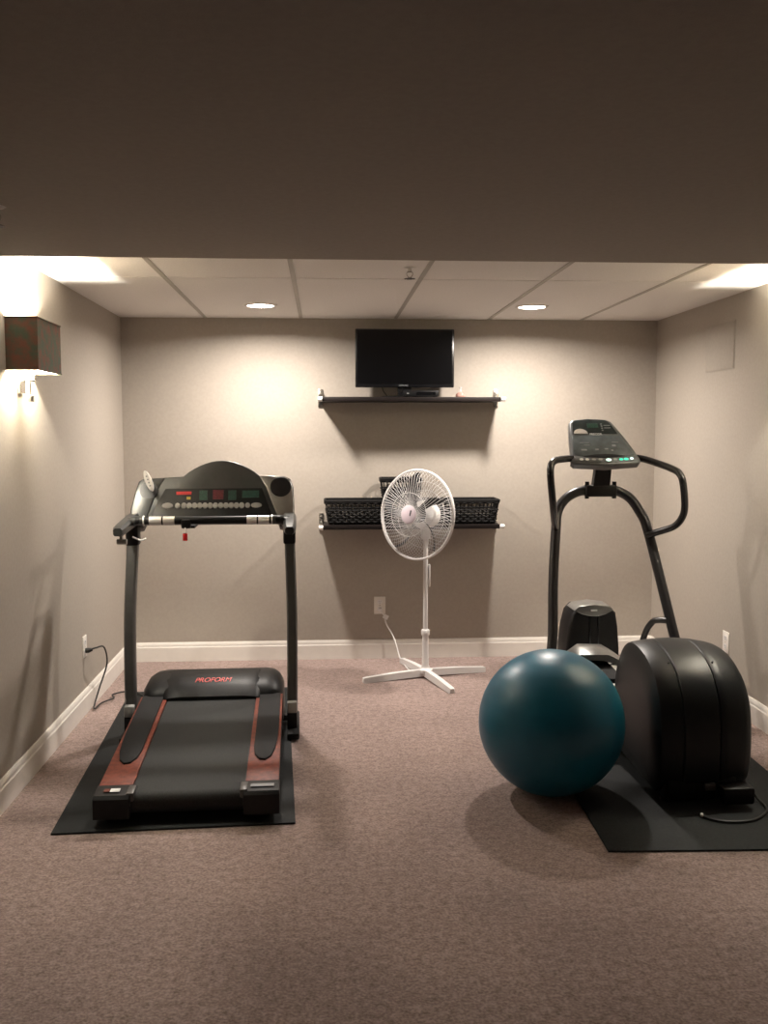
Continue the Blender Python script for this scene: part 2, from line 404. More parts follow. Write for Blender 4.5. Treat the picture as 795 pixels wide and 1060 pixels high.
bm = new(); tube(bm, cr([(-0.135, 0.05, 0.12), (-0.14, 0.07, 0.06), (-0.115, 0.08, 0.02), (-0.10, 0.10, 0.006)], 6), 0.003, 8)
obj('cable', bm, 'cordblack', t)
# set-top box
t = thing('set_top_box', 'flat black set-top box on the shelf below the television', 'media box', (0.62, 6.078, 1.722))
bm = new(); box(bm, (0, 0, 0.022), (0.22, 0.07, 0.036), bevel=0.003); obj('casing', bm, 'black', t)
bm = new(); box(bm, (0.03, -0.0355, 0.022), (0.12, 0.002, 0.018)); obj('front_panel', bm, 'tvscreen', t)
bm = new(); box(bm, (-0.085, -0.0358, 0.022), (0.012, 0.002, 0.006)); obj('indicator', bm, 'textgrey', t)
for sx in (-0.09, 0.09):
    for sy in (-0.022, 0.022):
        bm = new(); cyl(bm, (sx, sy, 0), (sx, sy, 0.006), 0.008, n=10); obj('foot', bm, 'rubber', t)
# small candle / bottle
t = thing('scent_bottle', 'tiny pink glass bottle standing on the right of the upper shelf', 'bottle', (0.877, 6.10, 1.722))
bm = new(); lathe(bm, [(0.0, 0.0), (0.028, 0.0), (0.031, 0.004), (0.031, 0.016), (0.024, 0.026), (0.010, 0.032), (0.008, 0.034)], n=24); obj('bottle_body', bm, 'pink', t)
bm = new(); lathe(bm, [(0.008, 0.033), (0.008, 0.052), (0.010, 0.054), (0.010, 0.064), (0.0, 0.067)], n=20); obj('neck', bm, 'glass', t)

# woven baskets
def basket(loc, wt, wb, dt, db, h, label):
    t = thing('wicker_basket', label, 'basket', loc, 0, 'black woven baskets')
    def ring(z, off=0.0):
        k = z/h; w2 = (wb+(wt-wb)*k)/2+off; d2 = (db+(dt-db)*k)/2+off; r = 0.02
        pts = []
        for cx, cy, a0 in ((w2-r, -d2+r, -PI/2), (w2-r, d2-r, 0), (-w2+r, d2-r, PI/2), (-w2+r, -d2+r, PI)):
            for i in range(4):
                a = a0+i*PI/6; pts.append(Vector((cx+r*math.cos(a), cy+r*math.sin(a), z)))
        return pts
    def resample(P, n):
        L = [0]; Q = P+[P[0]]
        for a, b in zip(Q, Q[1:]): L.append(L[-1]+(b-a).length)
        out = []; j = 0
        for i in range(n):
            s = L[-1]*i/n
            while L[j+1] < s: j += 1
            out.append(Q[j].lerp(Q[j+1], (s-L[j])/(L[j+1]-L[j])))
        return out
    per = 2*(wt+dt); n = int(per/0.026)//2*2
    R = [resample(ring(0.0), n), resample(ring(h), n)]
    bm = new()
    for i in range(n):                                           # upright stakes
        a, b = R[0][i], R[1][i]; c = (a+b)/2; nrm = Vector((a.x, a.y, 0)).normalized()
        tube(bm, [a, b], 0.0035, 6)
    obj('stakes', bm, 'basket', t)
    bm = new(); rows = int(h/0.0145)
    for r_ in range(1, rows):
        z = h*r_/rows
        if r_ in (rows-2, rows-3): continue                                # a row of openings under the rim
        P = resample(ring(z), n*2)
        Q = []
        for i, p in enumerate(P):
            o = Vector((p.x/(wt/2), p.y/(dt/2), 0)); o = o.normalized()
            sgn = (1 if ((i//2 + r_) % 2) else -1)*(1 if i % 2 == 0 else 0)
            Q.append(p+o*0.0045*sgn)
        tube(bm, Q, 0.0062, 6, closed=True)
    obj('weave', bm, 'basket', t)
    bm = new(); tube(bm, ring(h), 0.008, 8, closed=True); tube(bm, [p+Vector((0, 0, -0.008)) for p in ring(h)], 0.007, 8, closed=True); obj('rim', bm, 'basket', t)
    bm = new()
    P = ring(0.004); f = [bm.verts.new(p) for p in P]; g = [bm.verts.new(p+Vector((0, 0, 0.006))) for p in P]
    bm.faces.new(f[::-1]); bm.faces.new(g)
    for i in range(len(P)): bm.faces.new((f[i], f[(i+1) % len(P)], g[(i+1) % len(P)], g[i]))
    obj('bottom', bm, 'basket', t)
basket((0.284, 6.155, 0.9165), 0.545, 0.490, 0.22, 0.19, 0.150, 'wide black woven basket on the left of the lower shelf')
basket((0.852, 6.155, 0.9165), 0.545, 0.490, 0.22, 0.19, 0.150, 'wide black woven basket on the right of the lower shelf')
basket((0.500, 6.165, 1.078), 0.26, 0.225, 0.19, 0.165, 0.125, 'small black woven basket stacked on the two wide baskets behind the fan')

# ------------------------------------------------------------ fan
t = thing('pedestal_fan', 'white pedestal fan on cross legs in front of the back wall', 'fan', (0.620, 5.765, 0))
for k in range(4):
    a = math.radians(16.5+90*k); bm = new()
    L0, L1 = 0.012, 0.405
    d = Vector((math.cos(a), math.sin(a), 0)); s = Vector((-d.y, d.x, 0))
    secs = []
    for l, w_, z0, z1 in ((L0, 0.020, 0.012, 0.052), (0.2, 0.020, 0.006, 0.046), (L1-0.01, 0.018, 0.0, 0.032), (L1, 0.015, 0.002, 0.028)):
        secs.append([d*l+s*w_+Vector((0, 0, z0)), d*l-s*w_+Vector((0, 0, z0)), d*l-s*w_*0.8+Vector((0, 0, z1)), d*l+s*w_*0.8+Vector((0, 0, z1))])
    loft(bm, secs); obj('leg', bm, 'white', t)
bm = new(); lathe(bm, [(0.0, 0.03), (0.045, 0.032), (0.045, 0.050), (0.026, 0.062), (0.021, 0.08), (0.019, 0.27), (0.0, 0.27)], n=24); obj('lower_pole', bm, 'white', t)
bm = new(); lathe(bm, [(0.0, 0.262), (0.024, 0.262), (0.026, 0.268), (0.026, 0.292), (0.022, 0.298), (0.0, 0.298)], n=24); obj('collar', bm, 'white', t)
bm = new(); cyl(bm, (0, 0, 0.29), (0, 0, 0.88), 0.0145, n=20); obj('upper_pole', bm, 'white', t)
bm = new(); box(bm, (0.022, -0.004, 0.63), (0.014, 0.018, 0.14), bevel=0.006); obj('remote_holder', bm, 'white', t)
# head, facing left of the camera
fa = math.radians(-43); tilt = math.radians(4)
fwd = Vector((math.sin(fa)*math.cos(tilt), -math.cos(fa)*math.cos(tilt), math.sin(tilt)))
rgt = Vector((0, 0, 1)).cross(fwd).normalized(); upv = fwd.cross(rgt)
HC = Vector((-0.062, -0.067, 1.008))
HM = Matrix((rgt, upv, fwd)).transposed().to_4x4(); HM.translation = HC
RG = 0.268
bm = new(); box(bm, (0, 0, 0.90), (0.055, 0.055, 0.09), bevel=0.012); lathe(bm, [(0.0, 0.945), (0.03, 0.94), (0.03, 0.90)], n=16); obj('neck', bm, 'white', t)
bm = new(); lathe(bm, [(0.0, -0.175), (0.05, -0.17), (0.075, -0.14), (0.085, -0.09), (0.085, -0.055), (0.0, -0.055)], n=28, mtx=HM); obj('motor_housing', bm, 'white', t)
bm = new()
circ = lambda r, z, n=64: [HM @ Vector((r*math.cos(2*PI*k/n), r*math.sin(2*PI*k/n), z)) for k in range(n)]
tube(bm, circ(RG, 0.0), 0.0075, 10, closed=True); tube(bm, circ(RG, -0.010), 0.006, 8, closed=True)
obj('grille_rim', bm, 'fanwire', t)
def prof(sgn, r0):
    P = []
    for i in range(8):
        k = i/7; r = r0+(RG-r0)*k
        P.append((r, sgn*0.078*math.sqrt(max(0, 1-(max(0, (k-0.30)/0.70))**2.4))))
    return P
for sgn, name, r0, ring in ((1, 'front_grille', 0.052, 0.13), (-1, 'rear_grille', 0.06, 0.15)):
    bm = new(); N = 70
    for k in range(N):
        P = prof(sgn, r0)
        pts = []
        for i, (r, z) in enumerate(P):
            a = 2*PI*k/N + sgn*0.30*(i/7)
            pts.append(HM @ Vector((r*math.cos(a), r*math.sin(a), z)))
        tube(bm, pts, 0.00115, 4)
    for r in ((r0+0.003, ring) if sgn > 0 else (r0+0.003, ring, 0.20)):
        zz = [z for rr, z in prof(sgn, r0) if rr <= r+0.001][-1]
        tube(bm, circ(r, zz, 48), 0.0014, 6, closed=True)
    obj(name, bm, 'fanwire', t)
bm = new(); lathe(bm, [(0.0, 0.088), (0.04, 0.087), (0.055, 0.080), (0.055, 0.072), (0.0, 0.072)], n=32, mtx=HM); hb = obj('hub_badge', bm, 'hub', t)
bm = new()
prism(bm, [(-0.006, -0.016), (0.002, -0.018), (0.010, 0.014), (0.002, 0.018)], 0, 0.001, lambda u, v, q: HM @ Vector((u*1.0+0.018, v+0.010, 0.0875+q)))
obj('badge_mark', bm, 'darkmark', hb)
bm = new(); lathe(bm, [(0.0, 0.045), (0.035, 0.040), (0.048, 0.02), (0.048, -0.03), (0.0, -0.03)], n=28, mtx=HM); obj('spinner', bm, 'blade', t)
for k in range(5):
    a0 = math.radians(113-72*k); bm = new(); A = []; B = []
    cols = 9; rowsn = 5; grid = []
    for i in range(cols):
        q = i/(cols-1); r = 0.04+0.212*q
        wd = 0.42*(0.55+0.85*math.sin(PI*min(1, q*0.85+0.12)))*(1-0.62*q**2.5)
        row = []
        for j in range(rowsn):
            v = j/(rowsn-1)-0.5
            ang = a0 - 0.42*q*q + v*wd*0.50
            z = 0.004 + v*0.055*(1-0.4*q)
            row.append(HM @ Vector((r*math.cos(ang), r*math.sin(ang), z)))
        grid.append(row)
    for off in (0, 1):
        V = [[bm.verts.new(p+fwd*0.003*off) for p in row] for row in grid]
        for i in range(cols-1):
            for j in range(rowsn-1): bm.faces.new((V[i][j], V[i+1][j], V[i+1][j+1], V[i][j+1]))
    obj('blade', bm, 'blade', t)
bm = new(); tube(bm, cr([(-0.014, 0.02, 0.05), (-0.05, 0.06, 0.01), (-0.09, 0.17, 0.008), (-0.105, 0.30, 0.008), (-0.125, 0.38, 0.03),
                         (-0.15, 0.435, 0.12), (-0.17, 0.47, 0.17), (-0.205, 0.485, 0.23), (-0.222, 0.495, 0.29), (-0.243, 0.497, 0.318)], 7), 0.0042, 8)
cd = obj('power_cord', bm, 'white', t)
bm = new(); box(bm, (-0.247, 0.508, 0.328), (0.022, 0.032, 0.026), bevel=0.005); obj('plug', bm, 'white', cd)
bm = new(); box(bm, (-0.212, 0.480, 0.285), (0.034, 0.004, 0.028), rot=Euler((0, 0.5, 0))); obj('cord_tag', bm, 'white', cd)

# ------------------------------------------------------------ treadmill
def mat_obj(loc, rz, w_, l_, label):
    bm = new(); box(bm, (0, l_/2, 0.004), (w_, l_, 0.008), bevel=0.003)
    o = obj('exercise_mat', bm, 'matt'); o.location = loc; o.rotation_euler = (0, 0, rz)
    tag(o, label, 'mat', 'black equipment mats'); return o
mat_obj((-0.568, 3.558, 0), math.radians(2.8), 0.91, 1.98, 'black rubber mat under the treadmill')
mat_obj((1.462, 3.235, 0), math.radians(-2.4), 0.91, 1.98, 'black rubber mat under the elliptical trainer')

MT = 0.008
t = thing('treadmill', 'grey and black treadmill with rust red deck rails on the left', 'treadmill', (-0.527, 3.60, MT), math.radians(1.5))
TM = t
zt = lambda y: 0.118+0.062*y
# deck frame
bm = new()
for s in (-1, 1):
    loft(bm, [[(x, 0.035, 0.035), (x, 0.035, 0.108), (x, 1.16, zt(1.16)-0.012), (x, 1.16, 0.05)] for x in (s*0.20, s*0.345)])
loft(bm, [[(x, 0.10, 0.06), (x, 0.10, 0.10), (x, 1.2, 0.17), (x, 1.2, 0.08)] for x in (-0.25, 0.25)])
obj('deck_frame', bm, 'black', t)
# rear feet
for s in (-1, 1):
    bm = new(); box(bm, (s*0.27, 0.09, 0.018), (0.09, 0.10, 0.036), bevel=0.008); obj('rear_foot', bm, 'rubber', t)
# belt
bm = new()
pr = []
for i in range(9):
    a = -PI/2 - PI*i/8
    pr.append((0.055+0.042*math.cos(a), 0.070+0.042*math.sin(a)))
pr = pr + [(1.24, zt(1.24)-0.010), (1.24, 0.10)]
prism(bm, pr, -0.213, 0.213, lambda u, v, q: (q, u, v)); obj('running_belt', bm, 'belt', t)
# rails
for s in (-1, 1):
    P = lambda pts, z0, z1, bev=0.0: prism(new(), [(s*x, y) for x, y in pts], z0, z1, lambda u, v, q: (u, v, zt(v)+q), bevel=bev)
    bm = P([(0.218, 0.06), (0.348, 0.06), (0.348, 1.14), (0.218, 1.14)], -0.016, -0.004, 0.002)
    obj('side_rail', bm, 'redrail', t)
    pad = [(0.236, 0.44), (0.243, 0.36), (0.262, 0.31), (0.288, 0.30), (0.312, 0.34), (0.326, 0.42), (0.334, 0.52), (0.338, 0.66), (0.338, 1.13), (0.236, 1.13)]
    bm = P(pad, -0.006, 0.004, 0.002)
    obj('foot_pad', bm, 'rubber', t)
    bm = new()
    prism(bm, [(-0.01, 0.028), (-0.01, 0.104), (0.004, 0.116), (0.10, 0.121), (0.12, 0.115), (0.12, 0.03)], s*0.213, s*0.352,
          lambda u, v, q: (q, u, v), bevel=0.004)
    ec = obj('end_cap', bm, 'black', t); ec['label'] = 'black rear end cap with a silver sticker'
    bm = new(); box(bm, (s*0.215, 0.05, 0.105), (0.030, 0.09, 0.036), bevel=0.006); obj('roller_cover', bm, 'greyframe', ec)
    if s < 0:
        bm = new(); box(bm, (-0.275, 0.045, 0.1215), (0.036, 0.035, 0.0015)); box(bm, (-0.275, 0.045, 0.1222), (0.034, 0.016, 0.0012)); obj('sticker', bm, 'textwhite', ec)
        bm = new(); box(bm, (-0.306, 0.045, 0.1215), (0.022, 0.030, 0.0015)); obj('sticker', bm, 'redrail', ec)
    else:
        bm = new(); box(bm, (0.285, 0.05, 0.1215), (0.09, 0.03, 0.0015)); obj('sticker', bm, 'textgrey', ec)
# motor hood
def hood_sec(x, kz, ky0, ky1):
    P = [(1.10+ky0, 0.05), (1.10+ky0, 0.13+0.05*kz), (1.14+ky0, 0.155+0.075*kz), (1.22, 0.17+0.086*kz), (1.33, 0.17+0.092*kz),
         (1.46-ky1, 0.165+0.075*kz), (1.54-ky1, 0.15+0.02*kz), (1.57-ky1, 0.05)]
    return [(x, y, z) for y, z in P]
bm = new()
loft(bm, [hood_sec(-0.352, 0.05, 0.05, 0.06), hood_sec(-0.347, 0.35, 0.03, 0.04), hood_sec(-0.330, 0.70, 0.01, 0.02), hood_sec(-0.300, 0.92, 0, 0),
          hood_sec(-0.26, 1.0, 0, 0), hood_sec(0.26, 1.0, 0, 0), hood_sec(0.300, 0.92, 0, 0), hood_sec(0.330, 0.70, 0.01, 0.02), hood_sec(0.347, 0.35, 0.03, 0.04), hood_sec(0.352, 0.05, 0.05, 0.06)])
hood = obj('motor_hood', bm, 'black', t, angle=50)
def cov(x, k):
    P = [(1.085, 0.12), (1.083, 0.178+0.016*k), (1.13, 0.215+0.020*k), (1.20, 0.248+0.016*k), (1.33, 0.262+0.010*k), (1.45, 0.235+0.006*k), (1.45, 0.12)]
    return [(x, y, z) for y, z in P]
bm = new(); loft(bm, [cov(-0.245, -1.2), cov(-0.235, 0.0), cov(-0.21, 0.7), cov(-0.15, 1.0), cov(0.15, 1.0), cov(0.21, 0.7), cov(0.235, 0.0), cov(0.245, -1.2)])
obj('hood_cover', bm, 'black', hood, angle=50)
bm = new(); box(bm, (-0.292, 1.104, 0.168), (0.10, 0.004, 0.007)); obj('hood_strip', bm, 'silverpl', hood)
text('brand_lettering', 'PROFORM', 'textred', hood, (0.0, 1.168, 0.2535), (math.radians(27), 0, 0), 0.045, extrude=0.0012, sx=0.86, shear=0.3)
# base feet + uprights
for s in (-1, 1):
    bm = new()
    box(bm, (s*0.400, 1.16, 0.016), (0.060, 0.40, 0.032), bevel=0.008)
    obj('base_foot', bm, 'rubber', t)
    bm = new(); box(bm, (s*0.395, 1.075, 0.065), (0.050, 0.05, 0.085), bevel=0.006); obj('foot_bracket', bm, 'rubber', t)
    bm = new(); box(bm, (s*0.395, 1.070, 0.135), (0.048, 0.045, 0.055), bevel=0.006); obj('bracket_cap', bm, 'button', t)
    path = cr([(s*0.395, 1.12, 0.02), (s*0.398, 1.135, 0.30), (s*0.398, 1.165, 0.60), (s*0.392, 1.22, 0.85), (s*0.385, 1.28, 1.07)], 6)
    bm = new(); secs = []
    for p in path:
        secs.append([(p.x+a*0.026, p.y+b*0.038, p.z) for a, b in ((-1, -.7), (-.7, -1), (.7, -1), (1, -.7), (1, .7), (.7, 1), (-.7, 1), (-1, .7))])
    loft(bm, secs); obj('upright', bm, 'greyframe', t)
# lower cross brace hidden under the hood
bm = new(); box(bm, (0, 1.24, 0.035), (0.80, 0.05, 0.03), bevel=0.005); obj('cross_brace', bm, 'black', t)
# console: local frame tilted back
CT = math.radians(24)
cy, cz = 1.245, 1.030
def C3(u, v, q): return (u, cy+v*math.sin(CT)-q*math.cos(CT)*1.0, cz+v*math.cos(CT)+q*math.sin(CT))
def dome(a, b, top, n=14): return [(a+(b-a)*i/n, 0.262+(top-0.262)*math.sin(PI*i/n)**0.85) for i in range(n+1)]
outl = [(0.385, -0.02), (0.412, 0.0), (0.414, 0.10), (0.410, 0.20), (0.395, 0.245), (0.365, 0.260)] + dome(0.240, -0.150, 0.350)[0:] + \
       [(-0.350, 0.250), (-0.372, 0.235), (-0.390, 0.17), (-0.405, 0.09), (-0.412, 0.0), (-0.385, -0.02), (-0.34, -0.01), (-0.33, 0.02), (0.33, 0.02), (0.34, -0.01)]
bm = new(); prism(bm, outl, -0.075, 0.0, C3, bevel=0.010); con = obj('console', bm, 'console', t, angle=40)
bm = new()
prism(bm, [(0.235, 0.262), (0.27, 0.20), (0.325, 0.05), (0.352, -0.012), (0.385, -0.02), (0.410, 0.0), (0.411, 0.10), (0.405, 0.20), (0.392, 0.240), (0.362, 0.256)], -0.01, 0.008, C3, bevel=0.006)
rp = obj('side_panel', bm, 'silverpl', con, angle=40); rp['label'] = 'silver grey right panel around the cup holder'
bm = new()
prism(bm, [(-0.24, 0.250), (-0.275, 0.19), (-0.318, 0.05), (-0.345, -0.010), (-0.382, -0.018), (-0.406, 0.0), (-0.400, 0.09), (-0.385, 0.17), (-0.367, 0.230), (-0.347, 0.245)], -0.01, 0.006, C3, bevel=0.005)
obj('side_panel', bm, 'console', con, angle=40)
def disc(r, q0, q1, c, n=32): return prism(new(), [(c[0]+r*math.cos(2*PI*k/n), c[1]+r*math.sin(2*PI*k/n)) for k in range(n)], q0, q1, C3)
obj('cup_holder', disc(0.050, 0.0, 0.0095, (0.345, 0.196)), 'tvframe', con)
obj('cup_holder', disc(0.046, 0.0, 0.0080, (-0.318, 0.182)), 'tvframe', con)
for c_ in ((0.345, 0.196),):
    bm = new(); tube(bm, [C3(c_[0]+0.051*math.cos(2*PI*k/32), c_[1]+0.051*math.sin(2*PI*k/32), 0.009) for k in range(32)], 0.003, 6, closed=True)
    obj('cup_rim', bm, 'black', con)
bm = new(); prism(bm, [(-0.268, 0.125), (-0.305, 0.035), (-0.305, 0.02), (0.305, 0.02), (0.305, 0.035), (0.250, 0.192), (-0.235, 0.192)], -0.005, 0.006, C3, bevel=0.002)
dp = obj('display_panel', bm, 'black', con)
def C_rect(name, u0, u1, v0, v1, m, q=0.008, parent=None):
    return obj(name, prism(new(), [(u0, v0), (u1, v0), (u1, v1), (u0, v1)], 0.004, q, C3), m, parent or dp)
C_rect('red_label', -0.180, -0.105, 0.158, 0.174, 'red')
C_rect('yellow_sticker', -0.128, -0.108, 0.132, 0.146, 'yellow')
C_rect('led_display', -0.065, -0.025, 0.128, 0.180, 'greenled')
C_rect('led_display', 0.003, 0.056, 0.132, 0.182, 'redled')
C_rect('led_display', 0.080, 0.120, 0.128, 0.180, 'greenled')
C_rect('led_display', 0.150, 0.235, 0.140, 0.178, 'greenled')
def oval(u, v, a, b, n=16): return prism(new(), [(u+a*math.cos(2*PI*k/n), v+b*math.sin(2*PI*k/n)) for k in range(n)], 0.003, 0.012, C3, bevel=0.003)
for u in [-0.222]: obj('button', oval(u, 0.098, 0.028, 0.016), 'button', dp)
obj('button', oval(-0.172, 0.098, 0.013, 0.015), 'button', dp)
for k in range(12): obj('button', oval(-0.140+0.0262*k, 0.098, 0.014, 0.016), 'button', dp)
obj('button', oval(0.178, 0.098, 0.013, 0.014), 'button', dp)
obj('button', oval(0.222, 0.098, 0.028, 0.014), 'button', dp)
# side arms
for s in (-1, 1):
    bm = new()
    path = [(s*0.385, 1.30, 1.06), (s*0.390, 1.20, 1.055), (s*0.392, 1.02, 1.045), (s*0.392, 0.90, 1.038), (s*0.392, 0.85, 1.034)]
    secs = []
    for (x, y, z), k in zip(path, (1.1, 1.1, 1.0, 0.95, 0.7)):
        secs.append([(x+a*0.030*k, y, z+b*0.026*k) for a, b in ((-1, -.5), (-.6, -1), (.6, -1), (1, -.5), (1, .5), (.6, 1), (-.6, 1), (-1, .5))])
    loft(bm, secs); ar = obj('side_arm', bm, 'console', t)
    bm = new(); box(bm, (s*0.388, 1.24, 0.985), (0.062, 0.085, 0.11), bevel=0.010); obj('arm_bracket', bm, 'black', t)
bm = new(); box(bm, (-0.385, 0.90, 1.006), (0.014, 0.03, 0.03), bevel=0.003); cyl(bm, (-0.405, 0.90, 0.985), (-0.36, 0.90, 0.985), 0.013, n=14)
obj('pulse_clip', bm, 'silverpl', t)
bm = new(); tube(bm, cr([(-0.36, 1.06, 0.99), (-0.32, 1.05, 0.975), (-0.295, 1.04, 0.985)], 4), 0.004, 8); obj('clip_pin', bm, 'silver', t)
# handlebar
bm = new(); cyl(bm, (-0.345, 1.06, 1.068), (0.345, 1.06, 1.068), 0.019, n=20); hbx = obj('handlebar', bm, 'black', t)
for s in (-1, 1):
    bm = new(); tube(bm, [(s*0.31, 1.06, 1.068), (s*0.35, 1.07, 1.066), (s*0.385, 1.12, 1.058)], [0.022, 0.024, 0.022], 14); obj('bar_mount', bm, 'console', hbx)
    bm = new(); cyl(bm, (s*0.303, 1.06, 1.068), (s*0.309, 1.06, 1.068), 0.025, n=20); obj('bar_ring', bm, 'silver', hbx)
for x0, x1 in ((-0.280, -0.222), (-0.214, -0.160), (0.185, 0.232), (0.240, 0.292)):
    bm = new(); cyl(bm, (x0, 1.06, 1.068), (x1, 1.06, 1.068), 0.0203, n=20); obj('pulse_sensor', bm, 'silver', hbx)
bm = new(); box(bm, (-0.105, 1.055, 1.052), (0.045, 0.04, 0.045), bevel=0.008); box(bm, (-0.09, 1.15, 1.035), (0.05, 0.18, 0.012)); obj('key_socket', bm, 'black', t)
bm = new(); tube(bm, cr([(-0.108, 1.035, 1.035), (-0.105, 1.030, 1.022), (-0.109, 1.03, 1.008)], 4), 0.002, 6); sk = obj('safety_key', bm, 'white', t)
bm = new(); box(bm, (-0.108, 1.030, 0.990), (0.022, 0.008, 0.036), bevel=0.003); obj('key_tab', bm, 'red', sk)
# power cord of treadmill -- separate part of the machine
bm = new()
Rm = Matrix.Rotation(-math.radians(1.5), 3, 'Z')
def W2T(p): return Rm @ (Vector(p)-Vector((-0.527, 3.60, MT)))
pts = [(-1.262, 5.16, 0.335), (-1.225, 5.17, 0.345), (-1.20, 5.25, 0.330), (-1.205, 5.33, 0.22), (-1.235, 5.27, 0.10), (-1.250, 5.20, 0.017), (-1.235, 5.16, 0.014),
       (-1.225, 5.27, 0.014), (-1.18, 5.36, 0.014), (-1.20, 5.44, 0.014), (-1.12, 5.50, 0.014), (-1.02, 5.40, 0.014), (-0.93, 5.28, 0.018), (-0.86, 5.10, 0.06)]
tube(bm, [Vector((p.x, p.y, max(p.z, 0.007))) for p in cr([W2T(p) for p in pts], 7)], 0.0045, 8); pc = obj('power_cord', bm, 'cordblack', t)
bm = new(); tube(bm, [W2T(p) for p in [(-1.277, 5.16, 0.333), (-1.262, 5.16, 0.334), (-1.242, 5.163, 0.338)]], [0.014, 0.014, 0.008], 12); obj('plug', bm, 'cordblack', pc)
# white handset leaning in the left cup holder
t = thing('handset', 'slim white handset leaning out of the left cup holder of the treadmill console', 'remote control', (-0.862, 4.905, 1.205))
bm = new()
mr = Euler((math.radians(-20), math.radians(-24), 0)).to_matrix()
prism(bm, [(0.017*math.cos(a), 0.058*math.sin(a)) for a in [2*PI*k/24 for k in range(24)]], -0.007, 0.007, lambda u, v, q: mr @ Vector((u, q-0.055, v)) + Vector((0, 0, 0.035)), bevel=0.003)
obj('casing', bm, 'white', t)
bm = new()
for k in range(4): box(bm, mr @ Vector((0, -0.0635, -0.03+0.018*k)) + Vector((0, 0, 0.035)), (0.008, 0.002, 0.006), rot=mr.to_euler())
obj('keypad', bm, 'textgrey', t)

# ------------------------------------------------------------ exercise ball
bm = new(); bmesh.ops.create_uvsphere(bm, u_segments=96, v_segments=64, radius=0.300)
for v in bm.verts:                                              # moulded bands and a slight sag where it rests
    la = math.asin(max(-1, min(1, v.co.z/0.300)))
    v.co *= 1.0 + 0.0010*math.cos(la*34)
    if v.co.z < -0.296: v.co.z = -0.296
bl = obj('exercise_ball', bm, 'ball', None, angle=60)
bl.rotation_euler = (math.radians(0), math.radians(0), 0.3)
bl.location = (0.940, 3.850, 0.297)
tag(bl, 'large teal blue exercise ball beside the elliptical trainer', 'exercise ball')
bm = new(); lathe(bm, [(0.0, 0.0), (0.010, 0.0), (0.010, 0.003), (0.0, 0.004)], n=16)
vp = obj('valve_plug', bm, 'ball', bl); vd = Vector((-0.55, -0.60, -0.58)).normalized(); vp.location = vd*0.2985; vp.rotation_euler = vd.to_track_quat('Z', 'Y').to_euler()

# ------------------------------------------------------------ elliptical trainer
EX, EY = 1.505, 4.0
t = thing('elliptical_trainer', 'dark elliptical trainer with big rounded black housing on the right', 'elliptical trainer', (EX, EY, MT))
L = lambda x, y, z: Vector((x-EX, y-EY, z-MT))
# rear housing, three shells
base = [(3.720, 0.028), (3.668, 0.08), (3.648, 0.18), (3.652, 0.32), (3.685, 0.435), (3.750, 0.515), (3.845, 0.567), (3.950, 0.592), (4.050, 0.595),
        (4.135, 0.572), (4.210, 0.515), (4.262, 0.430), (4.285, 0.31), (4.280, 0.17), (4.24, 0.05)]
base = [(p.x, p.y) for p in cr([(a, b, 0) for a, b in base], 3)]
def hs(x, k, kk=None):
    cyy, czz = 4.0, 0.26
    return [L(x, cyy+(y-cyy)*k, max(0.03, czz+(z-czz)*(kk or k))) for y, z in base]
def shell(name, secs, m='shroud', ang=28):
    bm = new(); loft(bm, [hs(*s) for s in secs]); return obj(name, bm, m, t, angle=ang)
lsh = shell('left_housing', [(1.324, 0.30), (1.325, 0.65), (1.331, 0.88), (1.343, 0.955), (1.36, 0.975), (1.40, 0.993), (1.426, 1.0), (1.430, 0.991)])
shell('centre_housing', [(1.432, 0.990), (1.436, 1.003), (1.47, 1.010), (1.505, 1.012), (1.54, 1.010), (1.576, 1.003), (1.580, 0.990)])
rsh = shell('right_housing', [(1.582, 0.993), (1.586, 1.0), (1.62, 0.988), (1.66, 0.965), (1.69, 0.94), (1.715, 0.90), (1.733, 0.82), (1.740, 0.60), (1.742, 0.3)], ang=40)
for hx, par in ((1.415, lsh), (1.60, rsh)):
    bm = new(); cyl(bm, L(hx, 3.81, 0.540), L(hx, 3.80, 0.553), 0.004, n=8); obj('screw_hole', bm, 'rubber', par)
# base frame
bm = new()
box(bm, L(1.515, 3.72, 0.055), (0.31, 0.09, 0.06), bevel=0.008)
for x in (1.42, 1.59): box(bm, L(x, 4.45, 0.07), (0.05, 1.50, 0.06), bevel=0.006)
box(bm, L(1.52, 5.06, 0.055), (0.70, 0.07, 0.06), bevel=0.008)
box(bm, L(1.515, 3.93, 0.066), (0.29, 0.54, 0.10), bevel=0.02)
obj('base_frame', bm, 'black', t)
for x, y in ((1.39, 3.72), (1.64, 3.72), (1.20, 5.06), (1.84, 5.06)):
    bm = new(); cyl(bm, L(x, y, 0.008), L(x, y, 0.03), 0.03, 0.024, n=18); obj('levelling_foot', bm, 'rubber', t)
bm = new(); box(bm, L(1.632, 3.625, 0.062), (0.13, 0.09, 0.07), bevel=0.012); obj('power_inlet', bm, 'black', t)
bm = new(); box(bm, L(1.535, 3.640, 0.085), (0.045, 0.02, 0.030), bevel=0.004); obj('rear_badge', bm, 'greyframe', t)
bm = new(); tube(bm, cr([L(1.69, 3.64, 0.06), L(1.72, 3.68, 0.05), L(1.745, 3.66, 0.02), L(1.735, 3.56, 0.0145), L(1.64, 3.47, 0.0145), L(1.53, 3.46, 0.0145), L(1.47, 3.50, 0.0145), L(1.46, 3.54, 0.0145)], 7), 0.005, 8)
obj('power_cord', bm, 'cordblack', t)
bm = new(); cyl(bm, L(1.462, 3.535, 0.016), L(1.455, 3.515, 0.016), 0.006, n=10); obj('cord_tip', bm, 'silver', t)
